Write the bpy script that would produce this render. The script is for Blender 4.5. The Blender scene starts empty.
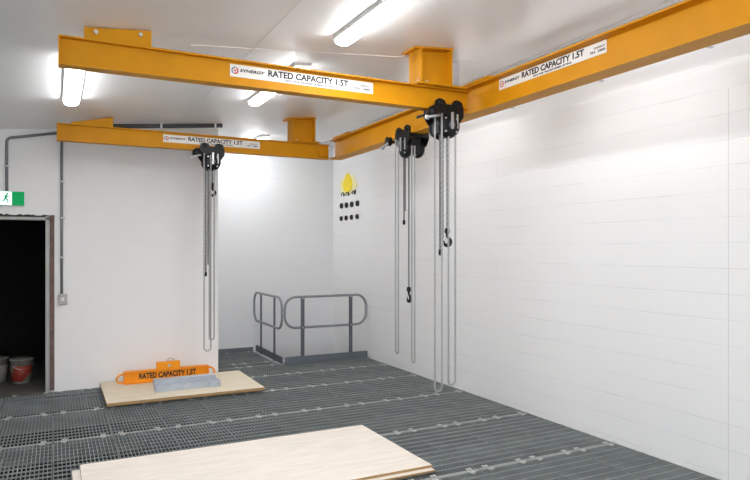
import bpy, bmesh, math, random
from mathutils import Vector, Matrix
random.seed(7)
PI = math.pi
SC = bpy.context.scene
COL = SC.collection

# ------------------------------------------------------------------ helpers
H = 1.70                                   # eye height
CEIL0, SLOPE = 3.13, 0.09                 # ceiling height at x = 0 and its rise per metre in x
def cz(x): return CEIL0 + SLOPE * x
YAW = math.radians(27.1)
def x_at(u, y):                            # where the sight line through column u crosses the plane at depth y
    a = (u - 375) / 626.0
    return y * (.4555 + .89 * a) / (.89 - .4555 * a)

def rgb(r, g, b):
    f = lambda c: (c / 12.92) if c <= .04045 else ((c + .055) / 1.055) ** 2.4
    return (f(r / 255), f(g / 255), f(b / 255), 1)

def mat(name, col, rough=.5, metal=0, var=0, scale=8, bump=0, bscale=60, emit=0, spec=.5, stretch=None, coat=0):
    m = bpy.data.materials.new(name); m.use_nodes = True
    nt = m.node_tree; b = nt.nodes['Principled BSDF']
    b.inputs['Base Color'].default_value = col
    b.inputs['Roughness'].default_value = rough
    b.inputs['Metallic'].default_value = metal
    b.inputs['Specular IOR Level'].default_value = spec
    b.inputs['Coat Weight'].default_value = coat
    if emit:
        b.inputs['Emission Color'].default_value = col
        b.inputs['Emission Strength'].default_value = emit
    tc = nt.nodes.new('ShaderNodeTexCoord'); mp = nt.nodes.new('ShaderNodeMapping')
    nt.links.new(tc.outputs['Object'], mp.inputs['Vector'])
    if stretch: mp.inputs['Scale'].default_value = stretch
    if var:
        n = nt.nodes.new('ShaderNodeTexNoise'); n.inputs['Scale'].default_value = scale; n.inputs['Detail'].default_value = 6
        nt.links.new(mp.outputs['Vector'], n.inputs['Vector'])
        r = nt.nodes.new('ShaderNodeMapRange'); r.inputs[1].default_value = .3; r.inputs[2].default_value = .7
        r.inputs[3].default_value = 1 - var; r.inputs[4].default_value = 1 + var
        nt.links.new(n.outputs['Fac'], r.inputs[0])
        h = nt.nodes.new('ShaderNodeVectorMath'); h.operation = 'SCALE'
        h.inputs[0].default_value = col[:3]
        nt.links.new(r.outputs[0], h.inputs['Scale'])
        nt.links.new(h.outputs[0], b.inputs['Base Color'])
    if bump:
        n2 = nt.nodes.new('ShaderNodeTexNoise'); n2.inputs['Scale'].default_value = bscale; n2.inputs['Detail'].default_value = 3
        nt.links.new(mp.outputs['Vector'], n2.inputs['Vector'])
        bp = nt.nodes.new('ShaderNodeBump'); bp.inputs['Strength'].default_value = bump; bp.inputs['Distance'].default_value = .01
        nt.links.new(n2.outputs['Fac'], bp.inputs['Height']); nt.links.new(bp.outputs['Normal'], b.inputs['Normal'])
    return m

def block_mat(name, col, axis, zoff, yoff, mortar=.9, bump=.5):
    """white painted blockwork: courses 0.19 high, joints pressed in; axis = the horizontal world axis of the wall"""
    m = mat(name, col, rough=.42, spec=.4)
    nt = m.node_tree; b = nt.nodes['Principled BSDF']
    tc = [n for n in nt.nodes if n.type == 'TEX_COORD'][0]
    sx = nt.nodes.new('ShaderNodeSeparateXYZ'); nt.links.new(tc.outputs['Object'], sx.inputs[0])
    cb = nt.nodes.new('ShaderNodeCombineXYZ')
    ax = nt.nodes.new('ShaderNodeMath'); ax.operation = 'ADD'; ax.inputs[1].default_value = yoff
    az = nt.nodes.new('ShaderNodeMath'); az.operation = 'ADD'; az.inputs[1].default_value = zoff
    nt.links.new(sx.outputs['XYZ'.index(axis)], ax.inputs[0]); nt.links.new(sx.outputs['Z'], az.inputs[0])
    nt.links.new(ax.outputs[0], cb.inputs[0]); nt.links.new(az.outputs[0], cb.inputs[1])
    br = nt.nodes.new('ShaderNodeTexBrick')
    br.inputs['Scale'].default_value = 1; br.inputs['Brick Width'].default_value = 7.8; br.inputs['Row Height'].default_value = .19
    br.inputs['Mortar Size'].default_value = .0045; br.inputs['Mortar Smooth'].default_value = .6; br.inputs['Bias'].default_value = 0
    c2 = tuple(c * .985 for c in col[:3]) + (1,)
    br.inputs['Color1'].default_value = col; br.inputs['Color2'].default_value = c2
    br.inputs['Mortar'].default_value = tuple(c * mortar for c in col[:3]) + (1,)
    nt.links.new(cb.outputs[0], br.inputs['Vector'])
    # the paint has all but filled some stretches of joint
    n = nt.nodes.new('ShaderNodeTexNoise'); n.inputs['Scale'].default_value = 1.7; n.inputs['Detail'].default_value = 4
    nt.links.new(cb.outputs[0], n.inputs['Vector'])
    mr = nt.nodes.new('ShaderNodeMapRange'); mr.inputs[1].default_value = .35; mr.inputs[2].default_value = .62
    nt.links.new(n.outputs['Fac'], mr.inputs[0])
    mx = nt.nodes.new('ShaderNodeMix'); mx.data_type = 'RGBA'
    nt.links.new(mr.outputs[0], mx.inputs[0]); mx.inputs[6].default_value = col
    nt.links.new(br.outputs['Color'], mx.inputs[7]); nt.links.new(mx.outputs[2], b.inputs['Base Color'])
    mu = nt.nodes.new('ShaderNodeMath'); mu.operation = 'MULTIPLY'
    nt.links.new(br.outputs['Fac'], mu.inputs[0]); nt.links.new(mr.outputs[0], mu.inputs[1])
    n3 = nt.nodes.new('ShaderNodeTexNoise'); n3.inputs['Scale'].default_value = 40
    nt.links.new(cb.outputs[0], n3.inputs['Vector'])
    m2 = nt.nodes.new('ShaderNodeMath'); m2.operation = 'MULTIPLY'; m2.inputs[1].default_value = .12
    nt.links.new(n3.outputs['Fac'], m2.inputs[0])
    sb = nt.nodes.new('ShaderNodeMath'); sb.operation = 'SUBTRACT'
    nt.links.new(m2.outputs[0], sb.inputs[0]); nt.links.new(mu.outputs[0], sb.inputs[1])
    bp = nt.nodes.new('ShaderNodeBump'); bp.inputs['Strength'].default_value = bump; bp.inputs['Distance'].default_value = .004
    nt.links.new(sb.outputs[0], bp.inputs['Height']); nt.links.new(bp.outputs['Normal'], b.inputs['Normal'])
    return m

def box(bm, x0, x1, y0, y1, z0, z1, mi=0):
    v = [bm.verts.new((x, y, z)) for x in (x0, x1) for y in (y0, y1) for z in (z0, z1)]
    for q in ((0, 1, 3, 2), (4, 6, 7, 5), (0, 4, 5, 1), (2, 3, 7, 6), (0, 2, 6, 4), (1, 5, 7, 3)):
        f = bm.faces.new([v[i] for i in q]); f.material_index = mi
    return v

def frame_of(d):
    d = d.normalized(); up = Vector((0, 0, 1)) if abs(d.z) < .9 else Vector((0, 1, 0))
    a = d.cross(up).normalized(); return a, d.cross(a).normalized()

def tube(bm, pts, r, n=10, closed=False, caps=True, mi=0):
    pts = [Vector(p) for p in pts]; N = len(pts)
    rs = r if isinstance(r, (list, tuple)) else [r] * N
    rings = []; a0 = None
    for i, p in enumerate(pts):
        if closed: d = pts[(i + 1) % N] - pts[i - 1]
        else: d = pts[min(i + 1, N - 1)] - pts[max(i - 1, 0)]
        d = d.normalized()
        if a0 is None: a, b = frame_of(d)
        else:
            a = (a0 - d * a0.dot(d)).normalized(); b = d.cross(a).normalized()
        a0 = a
        rings.append([bm.verts.new(p + rs[i] * (math.cos(t) * a + math.sin(t) * b)) for t in [2 * PI * k / n for k in range(n)]])
    M = N if closed else N - 1
    for i in range(M):
        A, B = rings[i], rings[(i + 1) % N]
        off = 0
        if closed and i == N - 1:
            off = min(range(n), key=lambda s: (B[s].co - A[0].co).length)
        for k in range(n):
            f = bm.faces.new((A[k], A[(k + 1) % n], B[(k + 1 + off) % n], B[(k + off) % n])); f.smooth = True; f.material_index = mi
    if not closed and caps:
        bm.faces.new(list(reversed(rings[0]))).material_index = mi; bm.faces.new(rings[-1]).material_index = mi

def cyl(bm, p0, p1, r, n=20, mi=0): tube(bm, [p0, p1], r, n, mi=mi)

def lathe(bm, prof, n=32, axis='Z', at=(0, 0, 0), mi=0):
    """prof: (radius, height) pairs"""
    rings = []
    for r, h in prof:
        ring = []
        for k in range(n):
            t = 2 * PI * k / n; c, s = math.cos(t) * r, math.sin(t) * r
            p = {'Z': (c, s, h), 'Y': (c, h, s), 'X': (h, c, s)}[axis]
            ring.append(bm.verts.new((p[0] + at[0], p[1] + at[1], p[2] + at[2])))
        rings.append(ring)
    for A, B in zip(rings, rings[1:]):
        for k in range(n):
            f = bm.faces.new((A[k], A[(k + 1) % n], B[(k + 1) % n], B[k])); f.smooth = True; f.material_index = mi
    if prof[0][0] > 1e-4: bm.faces.new(list(reversed(rings[0]))).material_index = mi
    if prof[-1][0] > 1e-4: bm.faces.new(rings[-1]).material_index = mi

def prism(bm, poly, d0, d1, plane='XZ', mi=0):
    """extrude a 2-D outline between depths d0 and d1 along the remaining axis"""
    def P(a, b, d): return {'XZ': (a, d, b), 'YZ': (d, a, b), 'XY': (a, b, d)}[plane]
    A = [bm.verts.new(P(a, b, d0)) for a, b in poly]; B = [bm.verts.new(P(a, b, d1)) for a, b in poly]
    n = len(poly)
    bm.faces.new(A).material_index = mi; bm.faces.new(list(reversed(B))).material_index = mi
    for k in range(n): bm.faces.new((A[k], B[k], B[(k + 1) % n], A[(k + 1) % n])).material_index = mi

def obj(name, bm, m, parent=None, bevel=0, loc=None, label=None):
    bmesh.ops.recalc_face_normals(bm, faces=bm.faces[:])
    me = bpy.data.meshes.new(name); bm.to_mesh(me); bm.free()
    for q in (m if isinstance(m, (list, tuple)) else [m]): me.materials.append(q)
    o = bpy.data.objects.new(name, me); COL.objects.link(o)
    if parent: o.parent = parent
    if loc: o.location = loc
    if bevel:
        b = o.modifiers.new('bevel', 'BEVEL'); b.width = bevel; b.segments = 2; b.limit_method = 'ANGLE'; b.angle_limit = math.radians(40)
    if label: o['label'] = label
    return o

def B(): return bmesh.new()
def tag(o, label, cat, group=None):
    o['label'] = label; o['category'] = cat
    if group: o['group'] = group
    return o
def thing(name, label, cat, loc=(0, 0, 0), rz=0, group=None):
    o = bpy.data.objects.new(name, None); COL.objects.link(o); o.empty_display_size = .1
    o.location = loc; o.rotation_euler = (0, 0, rz)
    return tag(o, label, cat, group)
def struct(name, bm, m, bevel=0, parent=None):
    o = obj(name, bm, m, parent, bevel)
    if not parent: o['kind'] = 'structure'
    return o
def copy_tree(o, parent=None):
    c = o.copy(); COL.objects.link(c); c.parent = parent
    for ch in list(o.children): copy_tree(ch, c)
    return c

def text(name, s, m, parent, loc, rot, width, height, bold=0, shear=0, label=None):
    cu = bpy.data.curves.new('t', 'FONT'); cu.body = s; cu.size = 1; cu.offset = bold; cu.shear = shear
    cu.extrude = .01; cu.resolution_u = 3
    tmp = bpy.data.objects.new('t', cu); COL.objects.link(tmp)
    dg = bpy.context.evaluated_depsgraph_get(); dg.update()
    me = bpy.data.meshes.new_from_object(tmp.evaluated_get(dg))
    bpy.data.objects.remove(tmp)
    xs = [v.co.x for v in me.vertices]; ys = [v.co.y for v in me.vertices]
    w, h = max(xs) - min(xs), max(ys) - min(ys)
    for v in me.vertices:
        v.co.x = (v.co.x - min(xs)) / w * width; v.co.y = (v.co.y - min(ys)) / h * height; v.co.z *= .1
    me.materials.clear(); me.materials.append(m); me.name = name
    o = bpy.data.objects.new(name, me); COL.objects.link(o); o.parent = parent
    o.location = loc; o.rotation_euler = rot
    if label: o['label'] = label
    return o

# ------------------------------------------------------------------ materials
M = {}
WHITE = rgb(241, 240, 239)
M['block_right'] = block_mat('painted_block_right', WHITE, 'Y', -.034 + .19 * 10, 10, mortar=.84)
M['block_back'] = block_mat('painted_block_back', rgb(238, 238, 239), 'X', -.034 + .19 * 10, 10, mortar=.92, bump=.35)
M['plaster'] = mat('painted_plaster', rgb(238, 236, 235), rough=.6, var=.012, scale=3, bump=.05)
M['ceil'] = mat('ceiling_panel', rgb(240, 239, 238), rough=.33, var=.01, scale=2, spec=.5)
M['ceil_trim'] = mat('ceiling_trim', rgb(205, 205, 206), rough=.4)
M['dark_wall'] = mat('unlit_room_dark', rgb(28, 27, 27), rough=.9, var=.2)  # near-black colour stands in for the darkness of the unlit room
M['concrete'] = mat('concrete', rgb(88, 85, 80), rough=.85, var=.2, scale=5, bump=.3)
M['pit'] = mat('pit_shade_dark', rgb(40, 41, 43), rough=.9, var=.25, scale=4)  # shade below the grating put into the colour
M['yellow'] = mat('crane_yellow', rgb(208, 142, 10), rough=.5, var=.05, scale=5, spec=.22)
M['orange'] = mat('spreader_orange', rgb(246, 156, 22), rough=.45, var=.04, spec=.3)
M['black'] = mat('black_hoist_paint', rgb(13, 13, 15), rough=.42, spec=.3)
M['black_text'] = mat('black_vinyl', rgb(24, 24, 30), rough=.6)
M['grey_text'] = mat('grey_vinyl', rgb(95, 95, 105), rough=.6)
M['red_text'] = mat('red_vinyl', rgb(205, 40, 48), rough=.6)
M['sign'] = mat('white_sign_vinyl', rgb(236, 233, 228), rough=.45)
M['steel'] = mat('zinc_steel', rgb(190, 192, 194), rough=.35, metal=.85, var=.08, scale=20)
M['chain'] = mat('chain_steel', rgb(176, 176, 176), rough=.4, metal=.6)
M['load_chain'] = mat('load_chain_steel', rgb(120, 120, 122), rough=.4, metal=.7)
M['galv'] = mat('galvanised_steel', rgb(182, 188, 198), rough=.45, metal=.5, var=.1, scale=9)
M['grate'] = mat('grating_steel', rgb(146, 151, 150), rough=.5, metal=.4, var=.18, scale=3)
M['ebar'] = mat('end_bar_zinc', rgb(150, 153, 150), rough=.5, metal=.2, var=.2, scale=9)
M['clip'] = mat('grating_clip_zinc', rgb(205, 205, 200), rough=.4, metal=.35)
M['bearer'] = mat('bearer_zinc', rgb(140, 143, 141), rough=.6, metal=.2, var=.25, scale=7)
M['rail'] = mat('rail_steel', rgb(150, 153, 158), rough=.38, metal=.6)
M['post'] = mat('post_steel', rgb(104, 107, 113), rough=.5, metal=.4)
M['toe'] = mat('toe_board_steel', rgb(112, 118, 126), rough=.55, metal=.3)
M['conduit'] = mat('conduit_grey', rgb(122, 123, 124), rough=.5)
M['dark_pipe'] = mat('dark_pipe', rgb(72, 74, 78), rough=.5)
M['saddle'] = mat('saddle_white', rgb(220, 220, 218), rough=.4)
M['boxgrey'] = mat('switch_box', rgb(178, 172, 166), rough=.5)
M['jamb'] = mat('jamb_metal', rgb(168, 166, 162), rough=.5, metal=.2)
M['brown'] = mat('frame_brown', rgb(112, 88, 84), rough=.7, var=.25, scale=12)
M['fray'] = mat('frame_dark', rgb(58, 54, 48), rough=.9, var=.4, scale=30)
M['tube'] = mat('lamp_diffuser', (.96, .98, 1, 1), rough=.4, emit=36)
M['tube_low'] = mat('lamp_diffuser_low', (.96, .98, 1, 1), rough=.4, emit=12)
M['end_cap'] = mat('lamp_end_cap', (.96, .98, 1, 1), rough=.4, emit=4)
M['lamp_body'] = mat('lamp_body', rgb(205, 203, 200), rough=.45)
M['green'] = mat('exit_green', rgb(0, 138, 76), rough=.5, emit=.6, spec=.2)
M['exit_white'] = mat('exit_white', rgb(226, 244, 246), rough=.4, emit=1.1)
M['bucket_white'] = mat('bucket_white', rgb(140, 136, 128), rough=.6, var=.25, scale=12)  # white dimmed: the gloom of the unlit room is in the colour
M['bucket_red'] = mat('bucket_red', rgb(215, 66, 40), rough=.5, var=.1, scale=14)
M['fit'] = mat('black_rubber', rgb(34, 33, 32), rough=.55)
M['sign_yellow'] = mat('bright_yellow', rgb(252, 222, 30), rough=.5)
M['sign_pale'] = mat('pale_yellow', rgb(246, 238, 180), rough=.6)

def ply_mat(name, col):
    m = mat(name, col, rough=.55, var=.07, scale=3.2, stretch=(1.1, 7, 4))
    return m
M['ply'] = ply_mat('plywood_face', rgb(229, 219, 207))
M['ply2'] = ply_mat('plywood_face_warm', rgb(230, 217, 192))
def edge_mat(name, a, b_):
    m = mat(name, a, rough=.7); nt = m.node_tree; b = nt.nodes['Principled BSDF']
    tc = [n for n in nt.nodes if n.type == 'TEX_COORD'][0]
    w = nt.nodes.new('ShaderNodeTexWave'); w.wave_type = 'BANDS'; w.bands_direction = 'Z'; w.inputs['Scale'].default_value = 45; w.inputs['Distortion'].default_value = .4
    nt.links.new(tc.outputs['Object'], w.inputs['Vector'])
    mx = nt.nodes.new('ShaderNodeMix'); mx.data_type = 'RGBA'; mx.inputs[6].default_value = a; mx.inputs[7].default_value = b_
    nt.links.new(w.outputs['Fac'], mx.inputs[0]); nt.links.new(mx.outputs[2], b.inputs['Base Color'])
    return m
M['ply_edge'] = edge_mat('plywood_edge', rgb(196, 160, 112), rgb(128, 96, 60))

# ------------------------------------------------------------------ setting
XR, YB, XP, YP = 4.39, 10.21, 1.94, 8.38          # right wall, recess back wall, partition's free end, partition face
XL, YF, YD, PIT = -2.6, -2.6, 11.6, -.9
DX0, DX1, DZ = -1.1, -.085, 2.07                   # doorway
def wall(name, parts, m):
    bm = B()
    for p in parts: box(bm, *p)
    return struct(name, bm, m)
wall('wall_right', [(XR, XR + .2, YF - .2, YB, PIT, 3.9)], M['block_right'])
wall('wall_back', [(XP - .2, XR + .2, YB, YB + .2, PIT, 3.9)], M['block_back'])
wall('wall_partition', [(DX1, XP, YP, YP + .2, PIT, 3.5), (DX0, DX1, YP, YP + .2, DZ, 3.3), (XL - .2, DX0, YP, YP + .2, PIT, 3.2),
                        (XP - .2, XP, YP + .2, YB, PIT, 3.5)], M['plaster'])
wall('wall_left', [(XL - .2, XL, YF - .2, YP, PIT, 3.1)], M['plaster'])
wall('wall_front', [(XL - .2, -1.6, YF - .2, YF, PIT, 3.9), (2.4, XR + .2, YF - .2, YF, PIT, 3.9), (-1.6, 2.4, YF - .2, YF, 2.6, 3.9), (-1.6, 2.4, YF - .2, YF, PIT, 0)], M['plaster'])  # opening behind the viewer made up for the added fill light
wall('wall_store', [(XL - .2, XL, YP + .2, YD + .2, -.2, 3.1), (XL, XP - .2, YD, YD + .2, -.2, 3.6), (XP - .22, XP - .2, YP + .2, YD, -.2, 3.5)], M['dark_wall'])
# control joint in the blockwork
bm = B(); box(bm, XR - .001, XR + .001, 2.898, 2.902, 0.0, 2.88); struct('trim_1', bm, M['lamp_body'])

def slab(name, x0, x1, y0, y1, dz, th, m):
    bm = B(); v = box(bm, x0, x1, y0, y1, 0, 1)
    for q in v:
        q.co.z = cz(q.co.x) + dz + (th if q.co.z > .5 else 0)
    return struct(name, bm, m)
slab('ceiling', XL - .2, XR + .2, YF - .2, YD + .2, 0, .15, M['ceil'])
slab('trim_2', 3.94, XR, YF, YB, -.025, .025, M['ceil_trim'])       # sloping bulkhead beside the right wall
slab('trim_3', .9, 3.94, 4.74, 4.77, -.004, .004, M['ceil'])        # cover strips over the ceiling panel joints
slab('trim_4', 1.37, 1.38, YF, YP, -.003, .003, M['ceil'])

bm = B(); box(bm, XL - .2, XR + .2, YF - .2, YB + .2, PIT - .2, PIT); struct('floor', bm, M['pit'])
bm = B(); box(bm, XL, XP - .22, YP + .002, YD, -.25, -.002); o = struct('floor', bm, M['concrete'])

# dark sheets added over the pit sides so the grating gaps look shaded
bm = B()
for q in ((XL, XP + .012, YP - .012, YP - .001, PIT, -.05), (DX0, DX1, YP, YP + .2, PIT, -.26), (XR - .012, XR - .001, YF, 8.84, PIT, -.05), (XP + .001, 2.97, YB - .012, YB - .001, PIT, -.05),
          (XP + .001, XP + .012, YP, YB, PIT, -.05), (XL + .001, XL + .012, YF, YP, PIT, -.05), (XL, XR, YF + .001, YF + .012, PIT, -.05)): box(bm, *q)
struct('pit_shade_lining', bm, M['pit'])
# beams under the grating joints, seen as the pale lines between the rows
ROWS = [.55, 1.72, 2.83, 3.93, 5.06, 6.19, 7.26, 8.12, 8.86]
COLS = [4.37, 3.883, 3.396, 2.909, 2.42, 1.935, 1.448, .96, .474, -.013, -.5, -.987]
n = 5
for y in ROWS[1:-1]:
    bm = B(); box(bm, XL, XR - .005, y - .045, y + .045, -.16, -.031); struct('trim_%d' % n, bm, M['bearer']); n += 1
bm = B(); box(bm, 2.99, XR - .005, 8.84, 8.9, -.16, -.031); struct('trim_%d' % n, bm, M['bearer']); n += 1
bm = B(); box(bm, XP, 3.0, 9.1, 9.19, -.16, -.031); struct('trim_%d' % n, bm, M['bearer']); n += 1
# kick plates along the recess wall and the partition foot
bm = B(); box(bm, XP, 2.94, YB - .012, YB, -.03, .07); struct('baseboard_back', bm, M['toe'])

# door frame
dr = B(); box(dr, DX1 - .012, DX1 + .03, YP - .03, YP + .2, 0, DZ + .02); box(dr, DX0 - .03, DX1 + .03, YP - .03, YP + .2, DZ - .03, DZ + .005)
box(dr, DX0 - .03, DX0 + .012, YP - .03, YP + .2, 0, DZ)
df = struct('door_1', dr, M['jamb'], bevel=.003)
bm = B(); box(bm, DX1 + .031, DX1 + .082, YP - .022, YP, .02, DZ + .03); obj('architrave', bm, M['brown'], df, .003)
bm = B()
poly = [(DX0, DZ + .006)] + [(DX0 + i * (DX1 + .085 - DX0) / 40, DZ + .03 + random.uniform(-.008, .012)) for i in range(41)] + [(DX1 + .085, DZ + .006)]
prism(bm, poly, YP - .012, YP, 'XZ'); obj('rough_head_gap', bm, M['fray'], df)
bm = B(); box(bm, DX0, DX1, YP - .04, YP + .2, -.06, .004); obj('threshold', bm, M['concrete'], df, .004)

# ------------------------------------------------------------------ floor gratings
def grating_mesh(w, d):
    bm = B(); t = .0048; hgt = .03
    nb = round(w / .0305)
    for i in range(nb + 1):
        x = -w / 2 + t / 2 + i * (w - t) / nb
        box(bm, x - t / 2, x + t / 2, -d / 2, d / 2, -hgt, 0)
    nc = max(2, round(d / .1))
    for j in range(nc + 1):
        y = -d / 2 + .004 + j * (d - .008) / nc
        e = .005 if j in (0, nc) else .0042
        box(bm, -w / 2, w / 2, y - e, y + e, -hgt if j in (0, nc) else -.009, .0015)
    return bm
clip_mesh = None
def clip_bm():
    bm = B()
    prism(bm, [(-.03, -.002), (-.03, .003), (-.012, .003), (-.008, -.006), (.008, -.006), (.012, .003), (.03, .003), (.03, -.002), (.012, -.002), (.01, -.010), (-.01, -.010), (-.012, -.002)], -.018, .018, 'XZ')
    cyl(bm, (0, 0, -.006), (0, 0, .006), .009, 8)
    for v in bm.verts: v.co.x *= .75; v.co.y *= .7
    return bm
gcache = {}; ebars = {}
rowname = {1.72: 'the nearest row', 2.83: 'row nearer than the big plywood', 3.93: 'row under the big plywood',
           5.06: 'row behind the big plywood', 6.19: 'row nearer than the small board', 7.26: 'row under the small board',
           8.12: 'row by the long guard rail'}
ordn = ['wall-side', 'second', 'third', 'fourth', 'fifth', 'sixth', 'seventh', 'eighth', 'ninth', 'tenth', 'eleventh']
def grating(x0, x1, y0, y1, label):
    global clip_mesh
    w, d = round(x1 - x0 - .007, 3), round(y1 - y0 - .03, 3)
    if (w, d) in gcache:
        o = gcache[(w, d)].copy(); COL.objects.link(o)
    else:
        o = obj('floor_grating', grating_mesh(w, d), M['grate']); gcache[(w, d)] = o

    o.location = ((x0 + x1) / 2, (y0 + y1) / 2, 0)
    tag(o, label, 'floor grating', 'steel grating panels')
    for sy in (-1, 1):
        if (w, sy) not in ebars:
            bm = B(); box(bm, -w / 2, w / 2, -.007, .007, -.028, .003); e = obj('end_bar', bm, M['ebar']); ebars[(w, sy)] = e.data
        else:
            e = bpy.data.objects.new('end_bar', ebars[(w, sy)]); COL.objects.link(e)
        e.parent = o; e.location = (0, sy * (d / 2 + .0075), 0)
    for sx in (-1, 1):
        for sy in (-1, 1):
            if clip_mesh is None:
                c = obj('clip', clip_bm(), M['clip']); clip_mesh = c.data
            else:
                c = bpy.data.objects.new('clip', clip_mesh); COL.objects.link(c)
            c.parent = o; c.location = (sx * (w / 2 - .065 - random.uniform(0, .03)), sy * (d / 2 - .022), .004)
            c.rotation_euler = (0, 0, random.uniform(-.15, .15))
for r in range(len(ROWS) - 1):
    y0, y1 = ROWS[r], ROWS[r + 1]
    if y1 < 1.8: continue
    for c in range(len(COLS) - 1):
        x1, x0 = COLS[c], COLS[c + 1]
        if y0 > 8 and x0 < 1.9: continue
        if r == 1 and c > 3: continue                 # beyond the bottom edge of the view
        if r == 2 and c > 6: continue
        if r == 3 and c > 8 : continue
        yy1 = y1
        if r == 6 and x0 < 1.93: yy1 = YP - .01
        which = 'touching the right wall' if c == 0 else ordn[c] + ' from the right wall'
        grating(x0, x1, y0, yy1, 'grating panel %s, %s' % (which, rowname[ROWS[r]]))
nm = ['beside the short guard rail', 'in the middle of the recess floor', 'along the free edge of the partition']
for k, (x0, x1) in enumerate([(2.42, 2.93), (1.95, 2.42)]):
    grating(x0, x1, 8.86, 9.14, 'short grating strip in the alcove floor, %s' % nm[0 if k == 0 else 2])
    grating(x0, x1, 9.14, 10.19, 'grating panel reaching the alcove back wall, %s' % nm[0 if k == 0 else 2])

# ------------------------------------------------------------------ crane beams
def ibeam(bm, L0, L1, c, hw, z0, z1, tf, tw, along):
    pl = [(c - hw, z0), (c + hw, z0), (c + hw, z0 + tf), (c + tw, z0 + tf), (c + tw, z1 - tf), (c + hw, z1 - tf), (c + hw, z1), (c - hw, z1), (c - hw, z1 - tf), (c - tw, z1 - tf), (c - tw, z0 + tf), (c - hw, z0 + tf)]
    prism(bm, pl, L0, L1, 'YZ' if along == 'X' else 'XZ')
def bolt(bm, p, d, r=.014, h=.012):
    p = Vector(p); cyl(bm, p, p + Vector(d) * h, r, 6)

def load_sign(parent, loc, rot, w=1.16, h=.09):
    """white rating plate with logo and lettering; loc = its left bottom corner, text runs along local x"""
    s = bpy.data.meshes.new('x')
    bm = B(); box(bm, 0, w, 0, h, -.003, 0)
    p = obj('rating_sign', bm, M['sign'], parent, label='white rectangular sign with black lettering'); p.location = loc; p.rotation_euler = rot
    r0 = (0, 0, 0)
    # round logo: red arc on the right, grey arc on the left
    bm = B()
    def arc(a0, a1, ro, ri, mi):
        n = 14; cx, cy = .036, h * .5; pts = []
        for k in range(n + 1):
            t = math.radians(a0 + (a1 - a0) * k / n); pts.append((cx + ro * math.cos(t), cy + ro * math.sin(t)))
        for k in range(n, -1, -1):
            t = math.radians(a0 + (a1 - a0) * k / n); pts.append((cx + ri * math.cos(t), cy + ri * math.sin(t)))
        for k in range(n):
            q = [pts[k], pts[k + 1], pts[2 * n - k], pts[2 * n + 1 - k]]
            f = bm.faces.new([bm.verts.new((x, y, .001)) for x, y in q]); f.material_index = mi
    arc(-110, 70, .026, .016, 0); arc(80, 240, .026, .018, 1); arc(0, 359, .008, .001, 0)
    obj('logo', bm, [M['red_text'], M['grey_text']], p)
    text('lettering', 'SYNERGY', M['black_text'], p, (.072, h * .44, .001), r0, .19, h * .24, bold=.035, shear=.2)
    text('lettering', 'RATED CAPACITY 1.5T', M['black_text'], p, (.285, h * .36, .001), r0, .655, h * .54, bold=.03)
    text('lettering', 'NOT FOR TRANSFORMER LIFTING', M['grey_text'], p, (.42, h * .10, .001), r0, .40, h * .17, bold=.03)
    text('lettering', 'CONTACT', M['grey_text'], p, (1.03, h * .52, .001), r0, .10, h * .17, bold=.02)
    text('lettering', 'PH  1800', M['grey_text'], p, (1.0, h * .22, .001), r0, .13, h * .20, bold=.03)
    return p

ZB, ZT = 2.88, 3.07
def stub_post(parent, x0, x1, y, hd=.10, flare=False):
    """short hanger column, an I-section on end, with base and head plates following the roof slope"""
    bm = B()
    tf = .014
    def sl(xa, xb, ya, yb, z0=None):
        v = box(bm, xa, xb, ya, yb, 0, 1)
        for q in v: q.co.z = ZT + .014 if q.co.z < .5 else cz(q.co.x) - .012
    sl(x0, x0 + tf, y - hd, y + hd); sl(x1 - tf, x1, y - hd, y + hd); sl(x0, x1, y - .006, y + .006)
    obj('hanger_post', bm, M['yellow'], parent)
    bm = B(); box(bm, x0 - .03, x1 + (.14 if flare else .06), y - hd - .01, y + hd + .01, ZT, ZT + .015); obj('base_plate', bm, M['yellow'], parent, .002)
    bm = B(); v = box(bm, x0 - .06, x1 + .01, y - hd - .005, y + hd + .02, 0, 1)
    for q in v: q.co.z = cz(q.co.x) - (.015 if q.co.z < .5 else .001)
    obj('head_plate', bm, M['yellow'], parent, .002)
    for bx, by in ((x0 - .015, y - hd + .02), (x0 + .06, y - hd + .012), (x1 + .035, y - hd + .02), (x1 + .035, y + hd - .02)):
        bm = B(); bolt(bm, (bx, by, ZT + .014), (0, 0, 1)); obj('bolt', bm, M['steel'], parent)

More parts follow.
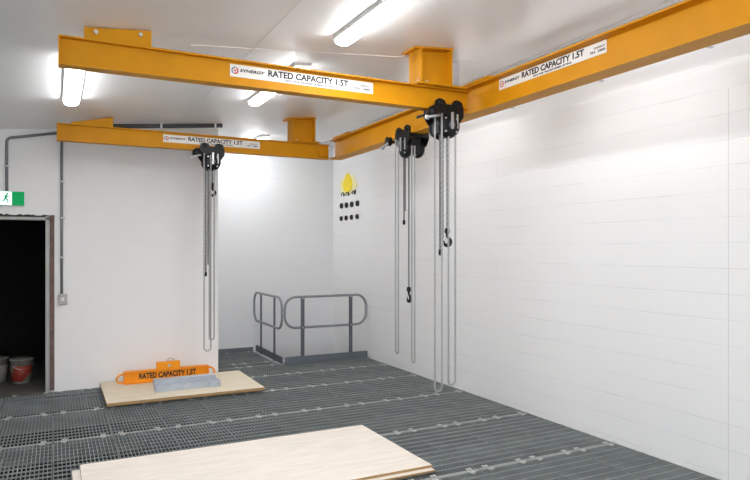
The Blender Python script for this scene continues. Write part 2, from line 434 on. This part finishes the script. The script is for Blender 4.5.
def cross_beam(y, label, near):
    t = thing('crane_beam', label, 'crane beam', (0, 0, 0))
    bm = B(); ibeam(bm, .02, 3.222, y, .052, ZB, ZT, .011, .005, 'X'); obj('beam_section', bm, M['yellow'], t, .002)
    bm = B(); box(bm, .02, .03, y - .05, y - .0055, ZB + .0115, ZT - .0115); obj('end_plate', bm, M['yellow'], t)
    bm = B(); box(bm, 3.07, 3.185, y - .048, y - .006, ZB + .035, ZB + .115); bolt(bm, (3.13, y - .048, ZB + .075), (0, -1, 0), .018)
    obj('end_stop', bm, M['yellow'], t, .004)
    load_sign(t, (1.13, y - .009, ZB + .072), (PI / 2, 0, 0))
    stub_post(t, 2.69, 3.0, y, flare=near)
    # left mount: a cleat plate bolted up to the sloping ceiling
    x0, x1 = (.17, .585) if near else (.16, .585)
    bm = B(); v = box(bm, x0, x1, y - .05, y - .038, 0, 1)
    for q in v:
        top = cz(q.co.x) - .004
        if not near: top = ZT + .02 + (top - ZT - .02) * (q.co.x - x0) / (x1 - x0)
        q.co.z = ZT if q.co.z < .5 else top
    obj('cleat_plate', bm, M['yellow'], t, .002)
    bm = B(); v = box(bm, x0 + .02, x1, y - .038, y + .05, 0, 1)
    for q in v:
        q.co.z = ZT if q.co.z < .5 else (cz(q.co.x) - .006 if near else ZT + .02 + (cz(q.co.x) - .006 - ZT - .02) * max(0, (q.co.x - x0)) / (x1 - x0))
    obj('cleat_block', bm, M['yellow'], t, .002)
    if near:
        for bx in (x0 + .07, x1 - .07):
            bm = B(); bolt(bm, (bx, y - .05, cz(bx) - .035), (0, -1, 0), .014, .014); obj('bolt', bm, M['steel'], t)
    return t
Y1, Y2, XB = 4.52, 7.65, 3.31
cross_beam(Y1, 'nearer of the two yellow cross beams, closest to the camera under the ceiling', True)
cross_beam(Y2, 'farther of the two yellow cross beams, in front of the plain white partition', False)
rb = thing('crane_beam', 'long yellow runway beam running parallel to the right block wall', 'crane beam')
bm = B(); ibeam(bm, -2.3, 7.62, XB, .085, 2.88, 3.13, .015, .006, 'Y'); obj('beam_section', bm, M['yellow'], rb, .002)
load_sign(rb, (XB - .011, 4.175, 3.022), (PI / 2, 0, -PI / 2), 1.14, .088)
for (ya, yb) in ((4.2, 4.93), (7.0, 7.5), (.1, .8)):
    bm = B(); box(bm, XB - .10, XB + .10, ya, yb, 3.13, 3.145); obj('mounting_plate', bm, M['yellow'], rb, .002)
    bm = B(); v = box(bm, XB - .03, XB + .03, (ya + yb) / 2 + .25, (ya + yb) / 2 + .33, 0, 1)
    for q in v: q.co.z = 3.145 if q.co.z < .5 else cz(q.co.x) - .003
    if ya < 6: obj('hanger_post', bm, M['ceil_trim'], rb, label='white painted hanger above the beam')
    for y_ in (ya + .08, yb - .08):
        bm = B(); bolt(bm, (XB - .07, y_, 3.145), (0, 0, 1), .018, .018); obj('bolt', bm, M['steel'], rb)

# ------------------------------------------------------------------ chain hoists
def link_chain(bm, pts, pitch, wid, wire):
    """chain of real links along a polyline, each link turned 90 degrees to the last"""
    pts = [Vector(p) for p in pts]
    seg = []; L = 0
    for a, b in zip(pts, pts[1:]):
        seg.append((a, b, L)); L += (b - a).length
    n = int(L / pitch)
    for i in range(n):
        s = (i + .5) * pitch
        for a, b, l0 in seg:
            if s <= l0 + (b - a).length: break
        d = (b - a).normalized(); c = a + d * (s - l0)
        side = d.cross(Vector((.35, -.93, .1))).normalized()
        if i % 2: side = d.cross(side).normalized()
        hl = pitch * .62; r = wid / 2 - wire
        path = []
        for t in range(8):
            th = 2 * PI * t / 8
            path.append(c + d * ((hl - r) * (1 if math.sin(th) > 0 else -1) * (0 if abs(math.sin(th)) < .01 else 1) + r * math.sin(th)) + side * r * math.cos(th))
        # rings
        nrm = d.cross(side).normalized(); rings = []
        for k, p in enumerate(path):
            tg = (path[(k + 1) % 8] - path[k - 1]).normalized(); ou = tg.cross(nrm)
            rings.append([bm.verts.new(p + wire * (ou * q[0] + nrm * q[1])) for q in ((1, 0), (0, 1), (-1, 0), (0, -1))])
        for k in range(8):
            A, Bq = rings[k], rings[(k + 1) % 8]
            for q in range(4):
                f = bm.faces.new((A[q], A[(q + 1) % 4], Bq[(q + 1) % 4], Bq[q])); f.smooth = True

def loop_pts(xa, xb, y, ztop, zbot):
    r = abs(xb - xa) / 2; cx = (xa + xb) / 2
    pts = [(xa, y, ztop), (xa, y, zbot + r)]
    for k in range(1, 8):
        t = PI + PI * k / 8; pts.append((cx + (r if xb > xa else -r) * math.cos(t), y, zbot + r + r * math.sin(t)))
    pts += [(xb, y, zbot + r), (xb, y, ztop)]
    return pts

def hoist(label, loc, rz, fw, loopA, loopB, tail, hook, group='chain hoists on the crane beams', mirror=1):
    """origin = middle of the beam's underside; the beam runs along local x; the viewer's side is -y"""
    t = thing('chain_hoist', label, 'chain hoist', loc, rz)
    yo = fw + .028
    for s in (-1, 1):
        bm = B()
        pl = []
        for cx, z_ in ((.085, .045), (-.085, .045)):
            for k in range(9):
                th = -.2 + (PI + .2) * k / 8 if cx > 0 else 0 + (PI + .2) * k / 8
                pl.append((cx + .056 * math.cos(th), z_ + .044 * math.sin(th)))
        pl = [(.15, -.05), (.15, .03)] + pl + [(-.15, .03), (-.15, -.05), (-.10, -.12), (.10, -.12)]
        prism(bm, pl, s * yo - .005, s * yo + .005, 'XZ')
        sp = obj('side_plate', bm, M['black'], t, .002)
        for cx in (-.085, .085):
            bm = B()
            lathe(bm, [(.012, s * (yo - .03)), (.036, s * (yo - .03)), (.038, s * (yo - .008)), (.044, s * (yo - .006)), (.012, s * (yo - .004))], 20, 'Y', (cx, 0, .048))
            obj('trolley_wheel', bm, M['black'], t)
            bm = B(); lathe(bm, [(.022, s * (yo + .004)), (.022, s * (yo + .016)), (.012, s * (yo + .02))], 12, 'Y', (cx, 0, .048)); obj('axle_cap', bm, M['black'], t)
    # suspension shaft joining the plates with bumper tabs
    bm = B(); cyl(bm, (0, -yo - .02, -.05), (0, yo + .02, -.05), .018, 16)
    for sx in (-1, 1): box(bm, sx * .135 - .01, sx * .135 + .01, -yo, yo, -.04, -.006)
    obj('suspension_shaft', bm, M['black'], t)
    # the hoist body: central load block between two round covers
    bm = B(); box(bm, -.085, .085, -.06, .06, -.20, -.04); obj('load_block', bm, M['black'], t, .008)
    bm = B(); lathe(bm, [(.02, -.128), (.055, -.126), (.088, -.112), (.103, -.092), (.108, -.062), (.10, -.058), (.02, -.058)], 36, 'Y', (0, 0, -.135)); c1 = obj('wheel_cover', bm, M['black'], t)
    bm = B(); lathe(bm, [(.03, -.133), (.03, -.125)], 20, 'Y', (0, 0, -.135)); obj('maker_disc', bm, M['grey_text'], c1)
    bm = B(); lathe(bm, [(.02, .058), (.09, .058), (.098, .07), (.085, .105), (.05, .125), (.02, .128)], 36, 'Y', (0, 0, -.135)); obj('gear_cover', bm, M['black'], t)
    for k in range(4):
        th = PI / 4 + PI / 2 * k
        bm = B(); cyl(bm, (.078 * math.cos(th), -.124, -.135 + .078 * math.sin(th)), (.078 * math.cos(th), .118, -.135 + .078 * math.sin(th)), .009, 8); obj('stud', bm, M['steel'], t)
    # trolley drive wheel and its pinned spindle with a bright end, at one side
    bm = B(); lathe(bm, [(.01, -yo - .085), (.05, -yo - .08), (.038, -yo - .06), (.05, -yo - .04), (.01, -yo - .035)], 22, 'Y', (mirror * -.19, 0, -.045)); obj('drive_wheel', bm, M['black'], t)
    bm = B(); cyl(bm, (mirror * -.19, -yo - .04, -.045), (mirror * -.19, yo + .04, -.045), .012, 12); obj('drive_shaft', bm, M['black'], t)
    bm = B(); cyl(bm, (mirror * -.15, -yo - .09, -.075), (mirror * -.275, -yo - .09, -.105), .012, 10); lathe(bm, [(.01, -.012), (.02, -.012), (.02, .012), (.01, .012)], 12, 'X', (mirror * -.272, -yo - .09, -.104)); obj('lock_pin', bm, M['steel'], t, label='bright steel pin')
    # bright chain guide
    bm = B(); box(bm, -.012, .012, -.142, -.128, -.17, -.03); box(bm, .055, .07, -.125, -.11, -.16, -.04); obj('chain_guide', bm, M['steel'], t, .003, label='bright steel chain guide')
    # chains
    def ch(name, pts, p, w, wr, m):
        bm = B(); link_chain(bm, pts, p, w, wr); return obj(name, bm, m, t)
    ch('hand_chain', loop_pts(loopA[0], loopA[1], -yo - .06, -.05, loopA[2]), .024, .023, .0046, M['chain'])
    ch('hand_chain', loop_pts(loopB[0], loopB[1], -.095, -.14, loopB[2]), .024, .023, .0046, M['chain'])
    lc = ch('slack_chain', [(tail[0], -.03, -.19), (tail[0], -.03, tail[1] + .02)], .021, .026, .0055, M['load_chain'])
    lc2 = ch('slack_chain', [(tail[0] + .026, -.03, -.19), (tail[0] + .026, -.03, tail[1] + .1)], .021, .022, .0045, M['load_chain'])
    bm = B(); lathe(bm, [(.004, -.03), (.013, -.026), (.015, 0), (.012, .022), (.004, .026)], 12, 'Z', (tail[0], -.03, tail[1])); obj('chain_stop', bm, M['black'], lc)
    hx, hz = hook
    ld = ch('load_chain', [(hx, 0, -.19), (hx, 0, hz + .085)], .021, .024, .005, M['load_chain'])
    bm = B(); lathe(bm, [(.008, .088), (.02, .084), (.024, .06), (.024, .048), (.014, .036), (.012, .02)], 16, 'Z', (hx, 0, hz)); hb = obj('load_hook', bm, M['black'], t)
    bm = B(); pts = []; rad = []
    pts += [(hx, 0, hz + .03), (hx, 0, hz + .012)]; rad += [.011, .012]
    R = .034
    for k in range(14):
        th = math.radians(78 - 255 * k / 13)
        pts.append((hx + R * math.cos(th) * 1.0, 0, hz - .032 + R * math.sin(th))); rad.append(.011 + .006 * math.sin(PI * k / 13) - (.005 if k > 11 else 0))
    pts.append((pts[-1][0] - .006, 0, pts[-1][2] + .012)); rad.append(.004)
    tube(bm, pts, rad, 10); obj('hook_bend', bm, M['black'], hb)
    bm = B(); tube(bm, [(hx + .004, 0, hz + .0), (hx - .018, 0, hz - .012), (hx - .034, 0, hz - .03)], .003, 6); obj('safety_latch', bm, M['steel'], hb)
    return t

# nearest: on the near cross beam
def zl(v, y, u):
    a = (u - 375) / 626.0; t = y / (.89 - .4555 * a); return H + (249 - v) / 626.0 * t
X1 = 2.975
fx = lambda u, y, X: x_at(u, y) - X
hoist('black chain hoist on the nearer cross beam, its chains reaching lowest in view', (X1, Y1, ZB), 0, .052,
      (fx(433.5, 4.40, X1), fx(440.5, 4.40, X1), zl(391, 4.4, 437) - ZB), (fx(446.8, 4.45, X1), fx(453.5, 4.45, X1), zl(384, 4.45, 450) - ZB),
      (fx(438.2, 4.52, X1), zl(252, 4.52, 438) - ZB), (fx(445.3, 4.55, X1), zl(238, 4.55, 445) - ZB))
X3 = x_at(210.5, Y2)
hoist('black chain hoist on the farther cross beam, hanging before the white partition', (X3, Y2, ZB), 0, .052,
      (fx(204.3, 7.5, X3), fx(211.0, 7.5, X3), zl(351, 7.5, 207) - ZB), (fx(214.2, 7.55, X3), fx(209.5, 7.55, X3), zl(340, 7.5, 213) - ZB),
      (fx(205.8, 7.62, X3), zl(274, 7.6, 205) - ZB), (fx(212.3, 7.65, X3), zl(190, 7.65, 212) - ZB))
# on the runway beam: local x runs towards the viewer (world -y)
def y_for(u, x):
    a = (u - 375) / 626.0; return x * (.89 - .4555 * a) / (.4555 + .89 * a)
def zx(v, u, x):
    a = (u - 375) / 626.0; return H + (249 - v) / 626.0 * x / (.4555 + .89 * a)
YH = y_for(408.5, 3.27)
gy = lambda u, x: YH - y_for(u, x)
hoist('black chain hoist on the runway beam along the right wall', (XB, YH, ZB), -PI / 2, .085,
      (gy(395.8, 3.14), gy(398.5, 3.14), zx(353, 397, 3.14) - ZB), (gy(411.3, 3.21), gy(414.2, 3.21), zx(363, 413, 3.2) - ZB),
      (gy(404, 3.28), zx(222, 404, 3.28) - ZB), (gy(408.8, 3.31), zx(295, 408, 3.31) - ZB))

# ------------------------------------------------------------------ ceiling lamps
def lamp(x, y0, y1, label, drop=0):
    t = thing('ceiling_light', label, 'ceiling light', (x, (y0 + y1) / 2, cz(x) - drop), 0, 'batten lights on the ceiling')
    t.rotation_euler = (0, 0 if drop else -math.atan(SLOPE), 0)
    L = (y1 - y0) / 2
    bm = B(); prism(bm, [(-.078, 0), (.078, 0), (.074, -.03), (-.074, -.03)], -L, L, 'XZ'); obj('lamp_body', bm, M['lamp_body'], t, .002)
    bm = B()
    pl = [(-.066, -.031)] + [(.066 * -math.cos(k * PI / 8), -.044 - .03 * math.sin(k * PI / 8)) for k in range(9)] + [(.066, -.031)]
    prism(bm, pl, -L + .005, L - .005, 'XZ'); obj('diffuser', bm, M['tube_low' if drop else 'tube'], t, .003, label='glowing white diffuser')
    for s in (-1, 1):
        bm = B(); prism(bm, [(a, b) for a, b in pl], s * L - (.004 if s > 0 else 0), s * L + (.004 if s < 0 else 0), 'XZ'); obj('end_cap', bm, M['end_cap'], t)
        if drop:
            bm = B(); box(bm, -.04, XR - x - .004, s * L * .7 - .015, s * L * .7 + .015, .001, .007); obj('wall_bracket', bm, M['steel'], t)
lamp(.14, 5.15, 6.66, 'glowing batten light at the left, hanging below the near yellow beam in view')
lamp(1.93, 2.8, 4.31, 'brightest batten light, cut by the top edge of the view')
lamp(1.9, 5.07, 6.54, 'batten light seen above and below the near yellow beam beside its sign')
lamp(2.75, 8.95, 10.0, 'batten light over the alcove behind the far yellow beam')
lamp(1.93, .2, 1.7, 'added unseen batten light overhead in the middle of the room')  # this and the next two are added out of view to light the walls
lamp(.14, 1.1, 2.6, 'added unseen batten light overhead on the doorway side')
lamp(-1.6, 1.1, 2.6, 'added unseen batten light overhead near the left wall')
lamp(3.84, 2.8, 4.3, 'unseen batten light between the runway beam and the right wall, nearer one', .27)  # unseen row placed behind the beam for the bright wall under it
lamp(3.84, 5.07, 6.57, 'unseen batten light between the runway beam and the right wall, farther one', .27)
lamp(3.84, .2, 1.7, 'added unseen batten light between the runway beam and the right wall, beside the viewer', .27)  # added out of view, carries the wall-side row on towards the viewer
lamp(1.0, -2.0, -.5, 'added unseen batten light behind the viewer')  # added out of view as more light for the walls

# ------------------------------------------------------------------ guard rails
def rrect(u0, u1, z0, z1, r, n=7):
    P = []
    for cx, cz_, a in ((u1 - r, z1 - r, 0), (u0 + r, z1 - r, 90), (u0 + r, z0 + r, 180), (u1 - r, z0 + r, 270)):
        for k in range(n + 1):
            t = math.radians(a + 90 * k / n); P.append((cx + r * math.cos(t), cz_ + r * math.sin(t)))
    return P
def guard(label, along, fixed, a0, a1, posts, toe0, toe1):
    t = thing('guard_rail', label, 'guard rail')
    W = (lambda s, z: (s, fixed, z)) if along == 'X' else (lambda s, z: (fixed, s, z))
    bm = B(); tube(bm, [W(s, z) for s, z in rrect(a0, a1, .525, .985, .17)], .019, 12, closed=True); obj('rail_loop', bm, M['rail'], t)
    for p in posts:
        bm = B()
        off = .024
        if along == 'X': box(bm, p - .028, p + .028, fixed - off - .008 + .0, fixed - off + .008 + .0, .0, .975)
        else: box(bm, fixed + off - .008, fixed + off + .008, p - .028, p + .028, .0, .975)
        po = obj('post', bm, M['post'], t, .002)
        for z in (.525, .965):
            bm = B(); q = Vector(W(p, z)); cyl(bm, q, q + (Vector((0, -.04, 0)) if along == 'X' else Vector((.04, 0, 0))), .012, 8); obj('bolt', bm, M['steel'], po)
    bm = B()
    if along == 'X': box(bm, toe0, toe1, fixed - .046, fixed - .034, .004, .105); box(bm, toe0, toe1, fixed - .11, fixed - .046, .004, .010)
    else: box(bm, fixed + .034, fixed + .046, toe0, toe1, .004, .105); box(bm, fixed + .046, fixed + .09, toe0, toe1, .004, .010)
    obj('toe_board', bm, M['toe'], t, .002)
guard('longer looped steel guard rail across the alcove, ending at the right wall', 'X', 8.85, 3.03, 4.365, (x_at(302.5, 8.83), x_at(350.5, 8.83)), 3.02, 4.375)
guard('shorter looped steel guard rail running back to the alcove wall', 'Y', 2.95, 8.74, 10.16, (9.17, 9.86), 8.84, 10.19)

# ------------------------------------------------------------------ plywood
def sheet(name, x0, x1, y0, y1, z0, z1, label, m='ply', rz=0):
    cx, cy = (x0 + x1) / 2, (y0 + y1) / 2
    bm = B(); box(bm, x0 - cx, x1 - cx, y0 - cy, y1 - cy, 0, z1 - z0)
    for f in bm.faces:
        f.normal_update(); f.material_index = 0 if abs(f.normal.z) > .5 else 1
    o = obj(name, bm, [M[m], M['ply_edge']], None, .0015, (cx, cy, z0)); o.rotation_euler = (0, 0, rz)
    return tag(o, label, 'plywood sheet')
sheet('plywood_sheet', .115, 2.57, 4.02, 5.255, .009, .0145 + .0115, 'lower plywood sheet, its white corner showing at the left of the big sheet')
sheet('plywood_sheet', .172, 2.575, 4.07, 5.30, .0265, .047, 'big pale plywood sheet lying in the foreground')
pb = sheet('plywood_sheet', .49, 2.21, 7.17, 8.33, .035, .068, 'smaller plywood board carrying the orange lifting beam', 'ply2')
for yy in (7.32, 8.18):
    bm = B(); box(bm, -.8, .8, yy - 7.75 - .03, yy - 7.75 + .03, -.031, -.0005); obj('batten', bm, M['ply_edge'], pb)

# ------------------------------------------------------------------ orange lifting beam on the board
lb = thing('lifting_beam', 'short orange lifting beam with eye ends lying on the small plywood board', 'lifting beam', (1.245, 8.1, .069), math.radians(.5))
bm = B(); HL = .5
prism(bm, [(-.045, 0), (.045, 0), (.045, .008), (.005, .008), (.005, .142), (.045, .142), (.045, .15), (-.045, .15), (-.045, .142), (-.003, .142), (-.003, .008), (-.045, .008)], -HL, HL, 'YZ')
obj('beam_body', bm, M['orange'], lb, .001)
bm = B()
for s in (-1, 1):
    prism(bm, [(s * HL - .004, .002), (s * HL + .004, .002), (s * HL + .004, .148), (s * HL - .004, .148)], -.044, .044, 'XZ')
obj('end_plate', bm, M['orange'], lb)
for s in (-1, 1):
    bm = B()
    tube(bm, [(s * (HL + .006), 0, .022), (s * (HL + .05), 0, .022), (s * (HL + .083), 0, .045), (s * (HL + .085), 0, .075), (s * (HL + .055), 0, .112), (s * (HL + .006), 0, .125)], .012, 10)
    obj('eye_loop', bm, M['orange'], lb)
bm = B()
box(bm, -.125, .15, -.035, -.025, .15, .235); box(bm, -.125, .15, .025, .035, .15, .235); box(bm, -.125, .15, -.025, .025, .225, .235)
obj('top_bracket', bm, M['orange'], lb, .002)
bm = B(); cyl(bm, (.02, -.05, .19), (.02, .05, .19), .017, 14); obj('bracket_pin', bm, M['steel'], lb)
bm = B(); tube(bm, [(.02, 0, .225), (.0, 0, .25), (.03, 0, .272), (.075, 0, .265), (.085, 0, .238)], .008, 8); obj('shackle', bm, M['steel'], lb)
text('lettering', 'RATED CAPACITY 1.5T', M['black_text'], lb, (-.33, -.006, .045), (PI / 2, 0, 0), .68, .07, bold=.035, label='black lettering on the web')
for s in ('WLL',):
    pass

# two grey steel channels lying in front of it
def channel(bm, L, w, h, t, y=0, z=0, x=0):
    prism(bm, [(y, z), (y + t, z), (y + t, z + h - t), (y + w - t, z + h - t), (y + w - t, z), (y + w, z), (y + w, z + h), (y, z + h)], x, x + L, 'YZ')
bm = B(); channel(bm, .735, .13, .075, .006)
c1 = obj('steel_channel', bm, M['galv'], None, .002, (1.02, 7.47, .069)); tag(c1, 'grey steel channel resting on plywood in front of the orange beam, lower of the two', 'steel channel')
bm = B(); box(bm, .60, .738, -.02, -.0005, .0, .06); cyl(bm, (.67, -.02, .03), (.67, -.026, .03), .012, 8); obj('end_bracket', bm, M['galv'], c1, .002)
bm = B(); box(bm, -.004, .13, -.012, -.0005, .0, .05); obj('end_bracket', bm, M['galv'], c1, .002)
bm = B(); channel(bm, .70, .11, .055, .006)
c2 = obj('steel_channel', bm, M['galv'], None, .002, (1.015, 7.505, .1445)); tag(c2, 'grey steel channel stacked on top of the other one, in front of the orange beam', 'steel channel'); c2.rotation_euler = (0, 0, math.radians(2))

# ------------------------------------------------------------------ exit sign, conduits
ex = thing('exit_sign', 'green and white running man exit sign lit above the dark doorway', 'exit sign', (-.497, 8.37, 2.20))
bm = B(); box(bm, -.185, .185, -.045, -.0, .0, .165); obj('sign_housing', bm, M['sign'], ex, .004)
bm = B(); box(bm, -.183, .183, -.049, -.0455, .002, .163); obj('green_face', bm, M['green'], ex, .001, label='glowing green face')
bm = B(); box(bm, -.058, .058, -.0525, -.0495, .006, .159); pf = obj('white_panel', bm, M['exit_white'], ex, label='glowing white panel')
bm = B(); Y = -.0545
def pl2(bm, P, mi=0): prism(bm, P, -.0545, -.0526, 'XZ')
def limb(a, b, w):
    a, b = Vector(a), Vector(b); d = (b - a).normalized(); nn = Vector((-d.y, d.x)) * w
    pl2(bm, [tuple(a + nn), tuple(b + nn), tuple(b - nn), tuple(a - nn)])
pl2(bm, [(.012 + .012 * math.cos(k * PI / 6), .132 + .012 * math.sin(k * PI / 6)) for k in range(12)])
limb((.008, .118), (-.008, .078), .011); limb((-.006, .082), (.022, .062), .007); limb((.022, .064), (.014, .032), .006)
limb((-.008, .08), (-.022, .052), .007); limb((-.02, .054), (-.046, .046), .006); limb((.008, .114), (.032, .096), .005); limb((.032, .096), (.044, .108), .004)
limb((.004, .114), (-.022, .108), .005); limb((-.022, .108), (-.034, .088), .004)
obj('running_figure', bm, M['green'], pf)

def clip_on(t, x, z, r, y):
    bm = B(); cyl(bm, (x - r - .012, y, z), (x + r + .018, y, z), .012, 8); obj('saddle', bm, M['saddle'], t)
yw = YP - .022
cd = thing('conduit', 'grey electrical conduit running straight down the partition to the switch box', 'conduit')
bm = B(); tube(bm, [(.075, yw, 1.165), (.075, yw, 3.06)], .0155, 10); obj('conduit_pipe', bm, M['conduit'], cd)
for v in (181.5, 218, 257.5): clip_on(cd, .075, zl(v, yw, 62), .0155, yw - .006)
cd2 = thing('conduit', 'grey electrical conduit bending down to the exit sign', 'conduit')
xe = -.492
pts = [(xe, yw, 2.37)] + [(xe, yw, 2.90)] + [(xe + .06 - .06 * math.cos(t), yw, 2.93 + .06 * math.sin(t)) for t in [k * PI / 2 / 6 for k in range(7)]] + [(.03, yw, 3.082)]
bm = B(); tube(bm, pts, .0165, 10); obj('conduit_pipe', bm, M['conduit'], cd2)
clip_on(cd2, xe, zl(166, yw, 8), .0165, yw - .006)
sw = thing('switch_box', 'small beige switch box on the partition at the foot of the conduit', 'switch box', (.085, YP, 1.04))
bm = B(); box(bm, -.05, .05, -.05, 0, 0, .125); obj('box_body', bm, M['boxgrey'], sw, .006)
bm = B(); box(bm, -.018, .018, -.062, -.05, .04, .085); obj('switch', bm, M['saddle'], sw, .004)
dp = thing('roof_pipe', 'thick dark pipe under the ceiling above the far yellow beam', 'pipe')
bm = B(); tube(bm, [(.35, YP - .43, cz(.35) - .045), (1.89, YP - .43, cz(1.89) - .035)], .027, 14); obj('pipe', bm, M['dark_pipe'], dp)
for x_ in (.5, 1.15, 1.8):
    bm = B(); z_ = cz(x_) - .04; box(bm, x_ - .012, x_ + .012, YP - .463, YP - .397, z_ - .032, cz(x_) - .002); obj('pipe_bracket', bm, M['saddle'], dp, .003)

# ------------------------------------------------------------------ paint buckets in the dark room
def bucket(label, loc, rz, tilt, wrap):
    t = thing('paint_bucket', label, 'bucket', loc, rz)
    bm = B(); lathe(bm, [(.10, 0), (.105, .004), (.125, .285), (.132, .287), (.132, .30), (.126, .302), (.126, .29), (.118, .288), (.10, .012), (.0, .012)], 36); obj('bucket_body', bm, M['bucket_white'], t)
    bm = B(); lathe(bm, [(.1085, .03), (.1105, .031), (.1265, .225), (.1225, .226)], 36); obj('label_wrap', bm, wrap, t)
    bm = B(); tube(bm, [(.134 * math.cos(a), -.02 - .10 * math.sin(a), .27 - .09 * math.sin(a)) for a in [k * PI / 12 for k in range(13)]], .003, 6); obj('handle', bm, M['steel'], t)
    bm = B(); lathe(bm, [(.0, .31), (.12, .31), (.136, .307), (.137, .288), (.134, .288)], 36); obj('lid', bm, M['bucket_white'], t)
M['wrap_split'] = mat('bucket_wrap', rgb(216, 68, 40), rough=.5)
nt = M['wrap_split'].node_tree; b_ = nt.nodes['Principled BSDF']; tc = [n for n in nt.nodes if n.type == 'TEX_COORD'][0]
gr = nt.nodes.new('ShaderNodeTexNoise'); gr.inputs['Scale'].default_value = 7; gr.inputs['Detail'].default_value = 0
nt.links.new(tc.outputs['Object'], gr.inputs['Vector'])
rp = nt.nodes.new('ShaderNodeValToRGB'); rp.color_ramp.interpolation = 'CONSTANT'
rp.color_ramp.elements[0].color = rgb(150, 50, 36); rp.color_ramp.elements[1].position = .54; rp.color_ramp.elements[1].color = rgb(120, 116, 108)  # wrap colours dimmed likewise for the unlit room
nt.links.new(gr.outputs['Fac'], rp.inputs[0]); nt.links.new(rp.outputs[0], b_.inputs['Base Color'])
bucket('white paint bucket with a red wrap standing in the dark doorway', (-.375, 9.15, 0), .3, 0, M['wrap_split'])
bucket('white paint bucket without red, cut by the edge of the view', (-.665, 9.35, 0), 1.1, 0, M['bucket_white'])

# ------------------------------------------------------------------ fittings on the right wall
def y_wall(u): return y_for(u, XR)
def gland(u, v, r, label):
    y = y_wall(u); z = zx(v, u, XR)
    t = thing('wall_gland', label, 'wall fitting', (XR, y, z), 0, 'black round pipe ends in the right wall')
    bm = B(); lathe(bm, [(r * .9, -.0), (r * .9, -.012), (r, -.014), (r, -.03), (r * .72, -.032), (r * .72, -.012), (0, -.010)], 22, 'X'); obj('gland_ring', bm, M['fit'], t)
    bm = B(); box(bm, -.006, -.001, -r * .95, r * .95, -r * .95, r * .95); obj('flange', bm, M['boxgrey'], t, .003)
pos = ['closest to the corner', 'second from the corner', 'third from the corner', 'farthest from the corner']
for k, (u, v) in enumerate([(342.3, 205.9), (347.3, 205.2), (352.6, 204.4), (358.3, 203.4)]): gland(u, v, .047, 'black round fitting in the upper row on the right wall, ' + pos[k])
for k, (u, v) in enumerate([(342.0, 218.6), (347.0, 218.0), (352.3, 217.3), (358.0, 216.6)]): gland(u, v, .042, 'black round fitting in the lower row on the right wall, ' + pos[k])
for k, (u, v) in enumerate([(344.6, 193), (349.2, 192.4), (355.4, 191)]):
    y = y_wall(u); z = zx(v, u, XR)
    bm = B(); lathe(bm, [(.022, -.0), (.022, -.006), (.008, -.008), (.008, -.04)], 12, 'X'); tube(bm, [(-.035, 0, 0), (-.06, 0, -.012), (-.065, 0, -.04), (-.045, 0, -.05)], .008, 8)
    box(bm, -.02, -.006, -.022, .022, -.055, -.01)
    tag(obj('wall_hook', bm, M['fit'], None, 0, (XR, y, z)), 'small dark hook below the yellow sign, ' + ['nearest the corner', 'middle of the three', 'farthest from the corner'][k], 'hook', 'hooks under the yellow sign')
ys, zs = y_wall(348.6), zx(184.5, 348, XR)
ws = thing('wall_sign', 'yellow diamond sign on the right wall above the black fittings', 'wall sign', (XR, ys, zs))
bm = B(); prism(bm, [(-.36, -.04), (-.22, -.15), (.1, -.18), (.30, -.12), (.33, .06), (.12, .17), (-.2, .14)], -.012, -.001, 'YZ'); obj('pale_backing', bm, M['sign_pale'], ws, .003)
bm = B(); prism(bm, [(-.19, -.02), (-.12, -.11), (.02, -.14), (.16, -.09), (.20, .03), (.12, .09), (.0, .2), (-.13, .1)], -.026, -.013, 'YZ'); obj('yellow_diamond', bm, M['sign_yellow'], ws, .003)

# area light added out of view behind the viewer to fill the room
ld = bpy.data.lights.new('added_fill', 'AREA'); ld.shape = 'RECTANGLE'; ld.size = 3.9; ld.size_y = 2.5; ld.energy = 150; ld.color = (.86, .94, 1)
lo = bpy.data.objects.new('added_fill', ld); COL.objects.link(lo); lo.location = (.4, YF - .15, 1.3); lo.rotation_euler = (PI / 2, 0, 0)
# ------------------------------------------------------------------ world, camera, view
w = bpy.data.worlds.new('world'); SC.world = w; w.use_nodes = True
w.node_tree.nodes['Background'].inputs[0].default_value = (.6, .65, .7, 1); w.node_tree.nodes['Background'].inputs[1].default_value = .2
cam = bpy.data.cameras.new('camera'); co = bpy.data.objects.new('camera', cam); COL.objects.link(co)
cam.sensor_width = 36; cam.lens = 626 / 750 * 36; cam.shift_y = 9 / 750; cam.clip_start = .02
co.location = (0, 0, H); co.rotation_euler = (PI / 2, 0, -YAW)
SC.camera = co
SC.view_settings.view_transform = 'Standard'; SC.view_settings.look = 'None'; SC.view_settings.gamma = 1
SC.view_settings.use_curve_mapping = False; SC.view_settings.exposure = 0
try:
    SC.cycles.use_denoising = True; SC.cycles.max_bounces = 10; SC.cycles.diffuse_bounces = 6
except Exception: pass
